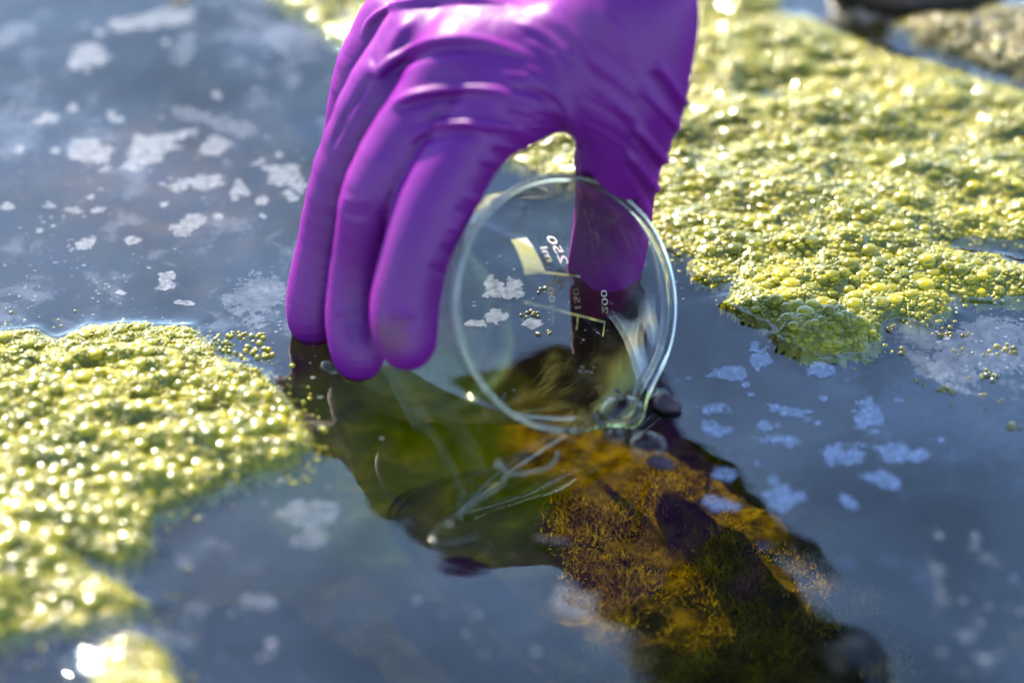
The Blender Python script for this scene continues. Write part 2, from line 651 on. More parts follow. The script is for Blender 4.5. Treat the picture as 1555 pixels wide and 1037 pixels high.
# ------------------------------------------------------------------ gloved hand as one smooth field
def cone_d(P, a, b, ra, rb):
    a, b = np.asarray(a, np.float32), np.asarray(b, np.float32)
    ab = b - a
    t = np.clip(((P - a) @ ab) / (ab @ ab), 0, 1)
    d = P - a - t[:, None] * ab
    return np.sqrt((d * d).sum(1)) - (ra + (rb - ra) * t)


def tri_d(P, a, b, c, r):
    a, b, c = (np.asarray(v, np.float32) for v in (a, b, c))
    best = np.minimum(np.minimum(cone_d(P, a, b, 0, 0), cone_d(P, b, c, 0, 0)), cone_d(P, c, a, 0, 0))
    n = np.cross(b - a, c - a)
    n /= np.linalg.norm(n)
    w = P - a
    h = w @ n
    q = w - h[:, None] * n
    v0, v1 = b - a, c - a
    d00, d01, d11 = v0 @ v0, v0 @ v1, v1 @ v1
    d20, d21 = q @ v0, q @ v1
    den = d00 * d11 - d01 * d01
    v = (d11 * d20 - d01 * d21) / den
    w2 = (d00 * d21 - d01 * d20) / den
    ins = (v >= 0) & (w2 >= 0) & (v + w2 <= 1)
    return np.where(ins, np.abs(h), best) - r


def smin(a, b, k):
    h = np.clip(.5 + .5 * (b - a) / k, 0, 1)
    return b + (a - b) * h - k * h * (1 - h)


A3 = lambda x, y, z: at(x, y, z)
#           pixel x, y, height z, radius
FINGERS = {
    'index': [(772, 150, .088, .0122), (722, 205, .080, .0108), (666, 298, .064, .0112), (634, 385, .049, .0099), (619, 455, .035, .0102), (616, 500, .027, .0087), (620, 527, .0225, .0066)],
    'middle': [(705, 100, .094, .0122), (640, 180, .080, .0110), (577, 285, .060, .0104), (551, 385, .036, .0088), (541, 470, .017, .0091), (543, 520, .0085, .0078), (545, 548, .0035, .0062)],
    'ring': [(645, 62, .092, .0118), (580, 140, .080, .0106), (524, 260, .055, .0095), (495, 370, .030, .0083), (482, 440, .014, .0084), (476, 478, .006, .0070), (476, 494, .002, .0058)],
    'little': [(604, 40, .082, .0112), (556, 110, .070, .0094), (532, 210, .048, .0080), (524, 300, .026, .0076), (526, 380, .008, .0066)],
}


def chain(v, n=3):
    q = smooth_path([(*A3(x, y, z), r) for x, y, z, r in v], n)
    return [(p[:3], float(p[3])) for p in q]


FINGERS = {k: chain(v) for k, v in FINGERS.items()}
THUMB = [(960, 20, .112, .0170), (962, 140, .090, .0148), (938, 245, .062, .0128), (917, 330, .030, .0118), (906, 395, .007, .0114), (910, 440, -.008, .0096)]
THUMB = chain(THUMB)


def push_out(p, r):
    """the thumb lies on the wall, its pad pressed in by about a quarter of its radius"""
    w = p - BC
    t = w @ BA
    if t < .004:
        return p
    q = w - t * BA
    n = np.linalg.norm(q)
    return BC + t * BA + q / n * max(n, RB + .96 * r)


THUMB = [(push_out(p, r), r) for p, r in THUMB]
WR = np.array([.030, .118, .120])
FA = np.array([.34, .30, .90])
FA /= np.linalg.norm(FA)
WSIDE = np.array([.80, -.42, -.02])
WSIDE = WSIDE - (WSIDE @ FA) * FA
WSIDE /= np.linalg.norm(WSIDE)
W_TH, W_LI = WR + WSIDE * .016, WR - WSIDE * .016
FE = WR + FA * .12


def hand_field(P):
    P = P.astype(np.float32)
    # palm
    mc = [('index', W_TH, .0150, .0138), ('middle', WR, .0160, .0140), ('ring', W_LI, .0155, .0132), ('little', W_LI, .0150, .0120)]
    d = None
    for nm, w, r0, r1 in mc:
        e = cone_d(P, w, FINGERS[nm][0][0], r0, r1)
        d = e if d is None else smin(d, e, .012)
    d = smin(d, cone_d(P, W_TH, THUMB[0][0], .017, .0175), .012)
    d = smin(d, tri_d(P, W_TH, FINGERS['index'][0][0] + np.array([.004, 0, 0]), THUMB[3][0], .0095), .010)
    d = smin(d, tri_d(P, FINGERS['middle'][0][0], FINGERS['index'][0][0], THUMB[0][0], .0105), .010)
    # forearm under the cuff
    for s in (-1, 1):
        d = smin(d, cone_d(P, WR + s * WSIDE * .014, FE + s * WSIDE * .018, .0175, .024), .014)
    f = None
    for nm in ('index', 'middle', 'ring', 'little'):
        ch = FINGERS[nm]
        g = None
        for (a, ra), (b, rb) in zip(ch[:-1], ch[1:]):
            e = cone_d(P, a, b, ra, rb)
            g = e if g is None else smin(g, e, .004)
        f = g if f is None else smin(f, g, .0016)
    d = smin(d, f, .006)
    g = None
    for (a, ra), (b, rb) in zip(THUMB[:-1], THUMB[1:]):
        e = cone_d(P, a, b, ra, rb)
        g = e if g is None else smin(g, e, .005)
    d = smin(d, g, .012)
    # flesh flattens against the beaker wall
    w = P - BC.astype(np.float32)
    t = w @ BA.astype(np.float32)
    rad = np.sqrt(((w - t[:, None] * BA.astype(np.float32)) ** 2).sum(1))
    rc = RB + .0005 + .0036 * np.clip(1 - t / .013, 0, 1)
    bw = np.minimum(rc - rad, np.minimum(t + .004, .11 - t))
    return np.maximum(d, bw)


def surface_nets(fn, lo, hi, h):
    n = np.ceil((hi - lo) / h).astype(int) + 1
    ax_ = [lo[i] + h * np.arange(n[i]) for i in range(3)]
    V = np.empty(n, np.float32)
    for i in range(n[0]):
        Y, Z = np.meshgrid(ax_[1], ax_[2], indexing='ij')
        V[i] = fn(np.stack([np.full(Y.size, ax_[0][i]), Y.ravel(), Z.ravel()], 1)).reshape(Y.shape)
    S = V < 0
    c = [S[a:n[0] - 1 + a, b:n[1] - 1 + b, d:n[2] - 1 + d] for a in (0, 1) for b in (0, 1) for d in (0, 1)]
    tot = sum(x.astype(np.int8) for x in c)
    act = (tot > 0) & (tot < 8)
    idx = np.full(act.shape, -1, np.int64)
    cells = np.argwhere(act)
    idx[act] = np.arange(len(cells))
    acc = np.zeros((len(cells), 3))
    cnt = np.zeros(len(cells))
    cor = [(a, b, d) for a in (0, 1) for b in (0, 1) for d in (0, 1)]
    for i, p in enumerate(cor):
        for q in cor[i + 1:]:
            if sum(abs(p[k] - q[k]) for k in range(3)) != 1:
                continue
            va = V[cells[:, 0] + p[0], cells[:, 1] + p[1], cells[:, 2] + p[2]]
            vb = V[cells[:, 0] + q[0], cells[:, 1] + q[1], cells[:, 2] + q[2]]
            m_ = (va < 0) != (vb < 0)
            t = np.where(m_, va / np.where(va == vb, 1, va - vb), 0)
            pt = np.array(p) + t[:, None] * (np.array(q) - np.array(p))
            acc[m_] += pt[m_]
            cnt[m_] += 1
    verts = lo + h * (cells + acc / cnt[:, None])
    F = []
    for axn in range(3):
        o1, o2 = [(1, 2), (2, 0), (0, 1)][axn]
        sl = [slice(None)] * 3
        s2 = [slice(None)] * 3
        sl[axn] = slice(0, -1)
        s2[axn] = slice(1, None)
        A, B = S[tuple(sl)], S[tuple(s2)]
        e = np.argwhere(A != B)
        ok = (e[:, o1] > 0) & (e[:, o2] > 0) & (e[:, o1] < n[o1] - 1) & (e[:, o2] < n[o2] - 1)
        e = e[ok]
        d1, d2 = np.zeros(3, int), np.zeros(3, int)
        d1[o1], d2[o2] = 1, 1
        g = lambda v: idx[v[:, 0], v[:, 1], v[:, 2]]
        q = np.stack([g(e - d1 - d2), g(e - d2), g(e), g(e - d1)], 1)
        fl = ~A[e[:, 0], e[:, 1], e[:, 2]]
        q[fl] = q[fl][:, ::-1]
        F.append(q)
    F = np.concatenate(F)
    return verts, F[(F >= 0).all(1)]


def grad(fn, P, h=.0004):
    g = np.stack([fn(P + np.eye(3)[i] * h) - fn(P - np.eye(3)[i] * h) for i in range(3)], 1)
    return g / (np.linalg.norm(g, axis=1)[:, None] + 1e-9)


def project(fn, P, it=3):
    for _ in range(it):
        P = P - .9 * fn(P)[:, None] * grad(fn, P)
    return P


hv, hf = surface_nets(hand_field, np.array([-.09, -.07, -.026]), np.array([.12, .19, .26]), .0019)
hv = project(hand_field, hv, 2)
me = mesh("glove", hv, hf)
tmp = link("glove_tmp", me)
md = tmp.modifiers.new("s", 'SUBSURF')
md.levels = md.render_levels = 2
me2 = bpy.data.meshes.new_from_object(tmp.evaluated_get(bpy.context.evaluated_depsgraph_get()))
bpy.data.objects.remove(tmp)
hv = np.empty(len(me2.vertices) * 3, np.float32)
me2.vertices.foreach_get("co", hv)
hv = hv.reshape(-1, 3).astype(float)
hv = project(hand_field, hv, 1)
hn = grad(hand_field, hv)

# stretch folds and creases of the glove, traced along its surface: (points, height, half width)
FOLDS = [
    ([(548, 62), (562, 36), (590, 16), (640, 4), (720, 2), (800, 10)], .0022, .0016),
    ([(545, 92), (568, 108), (585, 92), (610, 48), (640, 26)], .0012, .0028),
    ([(548, 150), (570, 120), (600, 92), (645, 68), (690, 60), (735, 64), (780, 78), (830, 98)], .0020, .0015),
    ([(566, 128), (600, 106), (640, 84), (690, 74), (740, 80)], -.0014, .0018),
    ([(585, 172), (612, 152), (650, 140), (700, 134), (755, 138), (800, 150)], .0018, .0015),
    ([(598, 176), (630, 158), (665, 150), (720, 146)], -.0013, .0016),
    ([(612, 222), (640, 200), (675, 190), (725, 189), (780, 196), (825, 210)], .0018, .0015),
    ([(640, 218), (680, 202), (730, 200)], -.0011, .0016),
    ([(498, 240), (522, 180), (556, 130), (572, 112)], -.0012, .0014),
    ([(790, 120), (826, 150), (850, 190), (862, 214)], -.0010, .0022),
    ([(760, 160), (800, 172), (835, 190)], .0007, .0013),
    ([(770, 178), (800, 186), (830, 200)], .0006, .0012),
    ([(740, 215), (775, 222), (806, 228)], .0007, .0012),
    ([(722, 240), (755, 246), (784, 250)], .0006, .0012),
    ([(852, 150), (870, 190), (880, 225), (886, 262)], .0008, .0016),
    ([(990, 92), (1010, 112), (1026, 136), (1050, 172)], .0016, .0012),
    ([(984, 108), (1004, 130), (1022, 154), (1045, 190)], -.0011, .0013),
    ([(966, 124), (992, 152), (1014, 176), (1040, 206)], .0014, .0012),
    ([(960, 186), (982, 210), (1004, 238), (1030, 272)], .0018, .0012),
    ([(955, 200), (978, 226), (998, 252), (1020, 284)], -.0012, .0013),
    ([(948, 226), (972, 252), (994, 284), (1012, 312)], .0017, .0012),
    ([(944, 244), (966, 270), (986, 300), (1000, 330)], -.0010, .0013),
    ([(930, 150), (960, 176), (985, 204)], .0005, .0014),
    ([(668, 372), (684, 388), (694, 398)], -.0008, .0012),
    ([(650, 400), (668, 414), (684, 424)], -.0006, .0012),
    ([(700, 296), (722, 304), (742, 306)], .0005, .0012),
    ([(686, 316), (708, 326), (728, 330)], -.0004, .0012),
    ([(676, 340), (694, 350), (712, 356)], .0004, .0012),
    ([(578, 318), (584, 340), (582, 372)], -.0005, .0016),
    ([(518, 300), (540, 306), (566, 302)], .0004, .0014),
    ([(516, 322), (538, 328), (560, 326)], -.0003, .0014),
    ([(508, 470), (524, 476), (544, 474)], .0003, .0012),
    ([(586, 470), (606, 476), (634, 472)], .0004, .0013),
    ([(586, 486), (610, 492), (640, 486)], -.0003, .0013),
    ([(836, 20), (880, 60), (910, 110)], .0006, .0018),
    ([(900, 8), (940, 50), (960, 100)], .0005, .0018),
    ([(780, 30), (830, 56), (880, 96)], .0007, .0016),
    ([(792, 60), (840, 84), (880, 120)], .0006, .0014),
    ([(780, 96), (826, 116), (862, 148)], .0006, .0014),
]
for i in range(11):
    # fine tension lines running from the knuckles into the thumb web
    j = i * 13 + random.uniform(-3, 3)
    FOLDS.append(([(735 + random.uniform(-25, 20), 78 + j), (800, 92 + j * .93), (838, 118 + j * .72), (866, 158 + j * .42)], random.choice((.0004, .0005, -.0004)), random.uniform(.0007, .0012)))
for i in range(7):
    j = i * 22 + random.uniform(-4, 4)
    FOLDS.append(([(880 + random.uniform(-10, 10), 60 + j), (930, 90 + j), (975, 130 + j * .95)], random.choice((.0003, -.0003)), random.uniform(.0008, .0013)))
bvh = BVHTree.FromPolygons([Vector(v) for v in me2.vertices and hv.tolist()], [tuple(p.vertices) for p in me2.polygons])
disp = np.zeros(len(hv))
vpx = hv - CAM
for pts, hgt, wid in FOLDS:
    pp = smooth_path([(x, y, 0) for x, y in pts], 10)
    P3 = []
    edge = False
    for x, y, _ in pp:
        loc = bvh.ray_cast(Vector(CAM), Vector(ray(x, y)))[0]
        edge = edge or loc is None
        if loc is not None:
            P3.append(np.array(loc))
    if len(P3) < 3:
        continue
    P3 = np.array(P3)
    u = np.linspace(0, 1, len(P3))
    lo, hi = P3.min(0) - 3.2 * wid, P3.max(0) + 3.2 * wid
    sel = np.nonzero(((hv > lo) & (hv < hi)).all(1))[0]
    if not len(sel):
        continue
    D = np.full(len(sel), 1e9)
    U = np.zeros(len(sel))
    for a, b, ua, ub in zip(P3[:-1], P3[1:], u[:-1], u[1:]):
        ab = b - a
        t = np.clip(((hv[sel] - a) @ ab) / (ab @ ab + 1e-12), 0, 1)
        dd = np.linalg.norm(hv[sel] - a - t[:, None] * ab, axis=1)
        m_ = dd < D
        D[m_] = dd[m_]
        U[m_] = (ua + t * (ub - ua))[m_]
    env = np.clip((U if edge else np.minimum(U, 1 - U)) * 4, 0, 1)
    disp[sel] += hgt * np.exp(-(D / wid) ** 2) * (env * env * (3 - 2 * env))
# very gentle unevenness of stretched rubber
disp += .0005 * fbm(hv[:, 0] * 120 + hv[:, 2] * 60, hv[:, 1] * 120 - hv[:, 2] * 80, 3, 3)
w = hv - BC
t_ = w @ BA
rad_ = np.linalg.norm(w - t_[:, None] * BA, axis=1)
disp[(rad_ < RB + .0025) & (t_ > -.004)] = 0
hv = hv + hn * disp[:, None]
me2.vertices.foreach_set("co", hv.astype(np.float32).ravel())
me2.update()
me2.polygons.foreach_set("use_smooth", np.ones(len(me2.polygons), bool))
me2.name = "glove"
hand = bpy.data.objects.new("gloved_hand", None)
COL.objects.link(hand)
tag(hand, "right hand in a stretched purple nitrile glove holding the tilted glass beaker", "hand")
link("glove", me2, M_GLOVE, hand)

# dark jacket sleeve over the forearm
sp_ = [WR + FA * s for s in np.linspace(.085, .55, 40)]
sr_ = [.040 + .022 * min(1, i / 30) + .0022 * math.sin(i * 1.7) + .0012 * math.sin(i * 3.1 + 1) for i in range(40)]
sr_[0] *= .93
V, F = tube(sp_, sr_, 28)
F = F[:-2]
V2, F2 = tube(sp_, [r - .003 for r in sr_], 28)
F2 = [f[::-1] for f in F2[:-2]]
n0 = len(V)
V = V + V2
F = F + [tuple(i + n0 for i in f) for f in F2] + [(k, n0 + k, n0 + (k + 1) % 28, (k + 1) % 28) for k in range(28)]
link("sleeve", mesh("sleeve", V, F), M_SLEEVE, hand)

# ------------------------------------------------------------------ glass beaker
NSEG = 160
SPOUT = math.radians(-78)


def revolve(prof, closed):
    V, F = [], []
    ids = []
    for r, t in prof:
        if r == 0:
            ids.append([len(V)])
            V.append(BC + t * BA)
            continue
        ids.append(list(range(len(V), len(V) + NSEG)))
        for k in range(NSEG):
            ph = 2 * math.pi * k / NSEG
            dph = (ph - SPOUT + math.pi) % (2 * math.pi) - math.pi
            sp = math.exp(-(dph / .17) ** 2) * max(0, 1 - max(t, 0) / .016) ** 2
            V.append(beaker_pt(t, ph, r + .0055 * sp))
    pairs = list(zip(ids[:-1], ids[1:])) + ([(ids[-1], ids[0])] if closed else [])
    for a, b in pairs:
        for k in range(NSEG):
            k2 = (k + 1) % NSEG
            if len(a) == 1:
                F.append((a[0], b[k], b[k2]))
            elif len(b) == 1:
                F.append((a[k], b[0], a[k2]))
            else:
                F.append((a[k], b[k], b[k2], a[k2]))
    me_ = mesh("glass", V, F)
    bm = bmesh.new()
    bm.from_mesh(me_)
    bmesh.ops.recalc_face_normals(bm, faces=bm.faces)
    bm.to_mesh(me_)
    bm.free()
    me_.polygons.foreach_set("use_smooth", np.ones(len(me_.polygons), bool))
    return me_


beaker = bpy.data.objects.new("beaker", None)
COL.objects.link(beaker)
tag(beaker, "clear glass beaker tipped on its side with its mouth dipping in the pond", "beaker")
link("glass_wall", revolve([(0, .1085), (.020, .1085), (.030, .1083), (.0342, .1070), (.0370, .1040), (.0383, .0990), (.0385, .094), (.0385, .080), (.0385, .055), (.0385, .030), (.0385, .018),
                            (.0388, .0125), (.0395, .0070), (.0405, .0030), (.0390, .0030), (.0382, .0070), (.0373, .0125), (.0369, .018), (.0369, .030), (.0369, .055), (.0369, .080), (.0369, .094), (.0366, .0985), (.0354, .1028),
                            (.0330, .1052), (.030, .1062), (.020, .1064), (0, .1064)], False), M_WALL, beaker)
link("rim", revolve([(.0405, .0028), (.0409, .0019), (.0411, .0009), (.0409, .0000), (.0404, -.0004), (.0398, -.0002), (.0394, .0006), (.0391, .0016), (.0390, .0028), (.0398, .0029)], True), M_GLASS, beaker)

RP = RB + .00025


def print_patch(name, quad, n=10):
    """painted patch on the outside of the wall; quad = (t, phi) corners in order"""
    q = np.array([(t, math.radians(p)) for t, p in quad])
    V, F = [], []
    for i in range(n + 1):
        for j in range(n + 1):
            u, v = i / n, j / n
            t, p = (1 - u) * (1 - v) * q[0] + u * (1 - v) * q[1] + u * v * q[2] + (1 - u) * v * q[3]
            V.append(beaker_pt(t, p, RP))
    for i in range(n):
        for j in range(n):
            a = i * (n + 1) + j
            F.append((a, a + 1, a + n + 2, a + n + 1))
    return link(name, mesh(name, V, F), M_WHITE, beaker)


def print_text(name, s, t0, ph0, size, bold=.0):
    cu = bpy.data.curves.new("lettering", 'FONT')
    cu.body = s
    cu.align_x = 'CENTER'
    cu.align_y = 'CENTER'
    cu.size = size
    cu.offset = bold
    cu.resolution_u = 4
    o = bpy.data.objects.new("lettering_tmp", cu)
    COL.objects.link(o)
    dg = bpy.context.evaluated_depsgraph_get()
    m = bpy.data.meshes.new_from_object(o.evaluated_get(dg))
    bpy.data.objects.remove(o)
    ph0 = math.radians(ph0)
    # which way round reading runs on the outside: up is towards the rim (-BA)
    nrm = math.cos(ph0) * BE1 + math.sin(ph0) * BE2
    tang = -math.sin(ph0) * BE1 + math.cos(ph0) * BE2
    sgn = 1 if np.cross(-BA, nrm) @ tang > 0 else -1
    for v in m.vertices:
        v.co = Vector(beaker_pt(t0 - v.co.y, ph0 + sgn * v.co.x / RP, RP))
    m.update()
    return link(name, m, M_WHITE, beaker)


print_patch("marking_spot", [(.0850, 21), (.0742, 21), (.0742, 0), (.0880, 0)])
print_text("numeral", "250", .0598, 12.0, .0078, .0001)
print_text("unit_mark", "ml", .0680, 10, .0066, .0001)
print_patch("graduation_line", [(.0870, 3.0), (.0525, -3.2), (.0525, -4.6), (.0870, 1.6)])
print_patch("graduation_line", [(.0930, -14), (.0392, -27.2), (.0392, -28.6), (.0930, -15.2)])
for t, p in ((.0737, -20.5), (.0572, -23.8), (.0397, -28)):
    print_patch("graduation_tick", [(t - .0004, p), (t + .0005, p), (t + .0005, p - 7), (t - .0004, p - 7)], 4)
print_text("numeral", "100", .0740, -14.0, .0055)
print_text("numeral", "150", .0575, -15.5, .0055)
print_text("numeral", "200", .0400, -17.5, .0055)

# ------------------------------------------------------------------ floating algae mats
PX = lambda pts: np.array([at(x, y)[:2] for x, y in pts])
MATS = {
    'right': PX([(330, -140), (402, -8), (450, 22), (495, 52), (545, 96), (620, 140), (700, 190), (770, 246), (860, 285), (930, 320), (990, 366), (1030, 385), (1052, 398), (1060, 422), (1085, 432),
                 (1120, 424), (1112, 440), (1102, 462), (1135, 482), (1168, 497), (1186, 520), (1222, 540), (1270, 545), (1318, 538), (1338, 516), (1342, 494), (1362, 486), (1400, 494), (1446, 474),
                 (1442, 452), (1520, 458), (1600, 452), (1605, 410), (1545, 400), (1500, 392), (1452, 385), (1430, 376), (1470, 366), (1600, 372), (1660, 300), (1650, 175), (1540, 140), (1450, 112),
                 (1380, 98), (1318, 74), (1262, 42), (1190, 22), (1170, -140)]),
    'corner': PX([(1360, 36), (1420, 22), (1560, 8), (1700, 6), (1720, 130), (1560, 134), (1480, 104), (1396, 72)]),
    'left': PX([(-120, 520), (0, 506), (42, 502), (88, 520), (104, 510), (134, 499), (195, 494), (290, 500), (316, 520), (330, 545), (372, 556), (400, 572), (432, 596), (452, 622), (472, 655),
                (476, 690), (448, 714), (390, 722), (345, 738), (300, 764), (246, 778), (225, 800), (232, 836), (206, 858), (160, 862), (128, 850), (150, 876), (196, 896), (226, 922), (160, 946),
                (70, 962), (0, 978), (-140, 985)]),
    'small': PX([(138, 1012), (160, 978), (192, 966), (228, 974), (254, 1000), (266, 1040), (262, 1090), (130, 1090)]),
}


def mat_height(x, y, sd, key):
    s = {'right': 1, 'left': 2, 'corner': 3, 'small': 4}[key]
    hm = {'right': .0046, 'left': .0055, 'corner': .005, 'small': .006}[key]
    e = 1 - np.exp(-np.maximum(sd, 0) / .0065)
    h = hm * e + e * (.011 * fbm(x * 30, y * 52, s * 31, 3) + .0058 * fbm(x * 110, y * 160, s * 17, 3))
    h = h + .0007 * np.clip(sd / .002, -1, 1)
    return np.where(sd > 0, np.maximum(h, .0002), np.maximum(sd * 2.5, -.004))


def mat_sd(x, y, key):
    return poly_sd(x, y, MATS[key]) + .0042 * fbm(x * 170, y * 170, len(key), 4) + .0012 * fbm(x * 700, y * 700, 5, 2)


_b = bmesh.new()
bmesh.ops.create_icosphere(_b, subdivisions=3, radius=1)
bmesh.ops.delete(_b, geom=[v for v in _b.verts if v.co.z < -.42], context='VERTS')
ico3 = (np.array([v.co[:] for v in _b.verts]), np.array([[v.index for v in f.verts] for f in _b.faces]))
_b.free()
_b = bmesh.new()
bmesh.ops.create_icosphere(_b, subdivisions=2, radius=1)
bmesh.ops.delete(_b, geom=[v for v in _b.verts if v.co.z < -.45], context='VERTS')
ico2 = (np.array([v.co[:] for v in _b.verts]), np.array([[v.index for v in f.verts] for f in _b.faces]))
_b.free()
_b = bmesh.new()
bmesh.ops.create_icosphere(_b, subdivisions=1, radius=1)
bmesh.ops.delete(_b, geom=[v for v in _b.verts if v.co.z < -.6], context='VERTS')
ico1 = (np.array([v.co[:] for v in _b.verts]), np.array([[v.index for v in f.verts] for f in _b.faces]))
_b.free()


def many(template, C, R, squash):
    tv, tf = template
    n = len(C)
    V = tv[None] * R[:, None, None]
    V = V * np.stack([np.ones(n), np.ones(n), squash], 1)[:, None, :]
    V = V + C[:, None, :]
    F = tf[None] + (np.arange(n) * len(tv))[:, None, None]
    return V.reshape(-1, 3), F.reshape(-1, tf.shape[1])


def project_px(P):
    d = P - CAM
    z = d @ CF
    return 777.5 + FPX * (d @ CR) / z, 518.5 - FPX * (d @ CU) / z, z


def scatter(sdfun, lo, hi, rads, tries, over=.8, margin=.0005):
    """dart throwing, large first; circles may overlap a little"""
    cell = .004
    gridd = {}
    out = []
    X = rng.uniform(lo[0], hi[0], tries)
    Y = rng.uniform(lo[1], hi[1], tries)
    S = sdfun(X, Y)
    x_, y_, z_ = project_px(np.stack([X, Y, np.zeros(tries)], 1))
    ok = (S > margin) & (x_ > -90) & (x_ < 1650) & (y_ > -90) & (y_ < 1130)
    X, Y, S = X[ok], Y[ok], S[ok]
    R = np.sort(rads(len(X)))[::-1]
    for x, y, s, r in zip(X, Y, S, R):
        if s < r * .5 or r > .0009 + s * .35:
            continue
        i, j = int(x // cell), int(y // cell)
        bad = False
        for a in (-2, -1, 0, 1, 2):
            for b in (-2, -1, 0, 1, 2):
                for (u, v, q) in gridd.get((i + a, j + b), ()):
                    if (u - x) ** 2 + (v - y) ** 2 < ((q + r) * over) ** 2:
                        bad = True
                        break
                if bad:
                    break
            if bad:
                break
        if not bad:
            gridd.setdefault((i, j), []).append((x, y, r))
            out.append((x, y, r))
    return np.array(out)


MAT_INFO = {
    'right': ("large bubbly yellow green algae mat behind and right of the hand", M_ALG, M_ALGB, 60000, .00095),
    'left': ("glistening green algae mat floating left of the gloved fingers", M_ALG, M_ALGB, 36000, .00085),
    'corner': ("olive brown algae mat in the far corner beyond the dark water channel", M_ALGD, M_ALGDB, 9000, .0011),
    'small': ("small blurred algae clump with bright glints nearest the camera", M_ALG, M_ALGB, 2600, .0012),
}
unit_bubble = mesh("bubble", ico3[0], ico3[1])
for key, (label, m1, m2, tries, rmed) in MAT_INFO.items():
    poly = MATS[key]
    lo, hi = poly.min(0) - .008, poly.max(0) + .008
    h = .0011
    nx, ny = int((hi[0] - lo[0]) / h), int((hi[1] - lo[1]) / h)
    gx, gy = np.meshgrid(lo[0] + h * np.arange(nx + 1), lo[1] + h * np.arange(ny + 1))
    sd = mat_sd(gx, gy, key)
    gz = mat_height(gx, gy, sd, key)
    cellmax = np.maximum(np.maximum(sd[:-1, :-1], sd[1:, :-1]), np.maximum(sd[:-1, 1:], sd[1:, 1:]))
    qx, qy, _ = project_px(np.stack([gx.ravel(), gy.ravel(), gz.ravel()], 1))
    vis = ((qx > -220) & (qx < 1780) & (qy > -200) & (qy < 1240)).reshape(gx.shape)
    F, used = grid_faces((cellmax > -.0004) & vis[:-1, :-1], ny, nx)
    V = np.stack([gx.ravel(), gy.ravel(), gz.ravel()], 1)[used]
    mo = link("algae_mat", mesh("algae_mat", V, F), m1)
    tag(mo, label, "algae mat")
    bub = scatter(lambda a, b: mat_sd(a, b, key), lo, hi,
                  lambda n: np.clip(rmed * np.exp(.55 * rng.normal(size=n)), .0006, .0036), tries, .72)
    # froth: fine bubbles everywhere, thinning out past the edge
    nf_ = int(tries * 2.2)
    X, Y = rng.uniform(lo[0], hi[0], nf_), rng.uniform(lo[1], hi[1], nf_)
    S = mat_sd(X, Y, key)
    qx_, qy_, _ = project_px(np.stack([X, Y, np.zeros(nf_)], 1))
    drift = (.5 + fbm(X * 60, Y * 60, 8, 3)) ** 2
    ok = (qx_ > -90) & (qx_ < 1650) & (qy_ > -90) & (qy_ < 1130) & ((S > 0) | (rng.random(nf_) < .55 * drift * np.exp(np.minimum(S, 0) / .0022)))
    rr = np.clip(.00055 * np.exp(.35 * rng.normal(size=nf_)), .0003, .0011)
    bub[:, 2] *= (np.interp(bub[:, 1], [.02, .09], [1, .68]) if key == 'right' else .78)
    bub = np.concatenate([bub, np.stack([X, Y, rr], 1)[ok]])
    sdv = mat_sd(bub[:, 0], bub[:, 1], key)
    bz = np.maximum(mat_height(bub[:, 0], bub[:, 1], sdv, key), .0002) + bub[:, 2] * rng.uniform(-.12, .10, len(bub))
    C = np.stack([bub[:, 0], bub[:, 1], bz], 1)
    R = bub[:, 2]
    sq = rng.uniform(.26, .72, len(R))
    bx, by, bd = project_px(C)
    show = np.where((bx > 5) & (bx < 1550) & (by > 5) & (by < 1032), R / bd, 0)
    if key in ('right',):
        show = np.where((bx < 1050) & (by < 420), 0, show)
    nbig = {'right': 300, 'left': 300, 'corner': 40, 'small': 30}[key]
    order = np.argsort(-show)[:nbig]
    big = np.zeros(len(R), bool)
    big[order] = show[order] > 0
    if not unit_bubble.materials:
        unit_bubble.materials.append(M_ALGB)
    ub = unit_bubble
    if m2 is not M_ALGB:
        ub = unit_bubble.copy()
        ub.materials.clear()
        ub.materials.append(m2)
    for i in np.nonzero(big)[0]:
        o = bpy.data.objects.new("bubble", ub)
        COL.objects.link(o)
        o.parent = mo
        o.location = C[i].tolist()
        o.scale = (R[i], R[i], R[i] * sq[i])
        o.rotation_euler = (0, 0, float(rng.uniform(0, 6.28)))
    r2 = ~big & (R > .0014)
    V1, F1 = many(ico2, C[r2], R[r2], sq[r2])
    r1 = ~big & (R <= .0014)
    V0, F0 = many(ico1 if key != 'right' else ico2, C[r1], R[r1], sq[r1])
    V = np.concatenate([V1, V0])
    F = np.concatenate([F1, F0 + len(V1)])
    fo = link("bubble_foam", mesh("bubble_foam", V, F), m2, mo)
    fo["kind"] = "stuff"
    print(key, len(R), len(F), flush=True)

# ------------------------------------------------------------------ water and bed
def axis_pts(lo, hi, h, far):
    a = np.arange(lo, hi + h / 2, h)
    out, d = [hi], h
    while out[-1] < far:
        d *= 1.35
        out.append(out[-1] + d)
    lo_ = [lo]
    d = h
    while lo_[-1] > -far:
        d *= 1.35
        lo_.append(lo_[-1] - d)
    return np.concatenate([np.array(lo_[1:])[::-1], a, np.array(out[1:])])


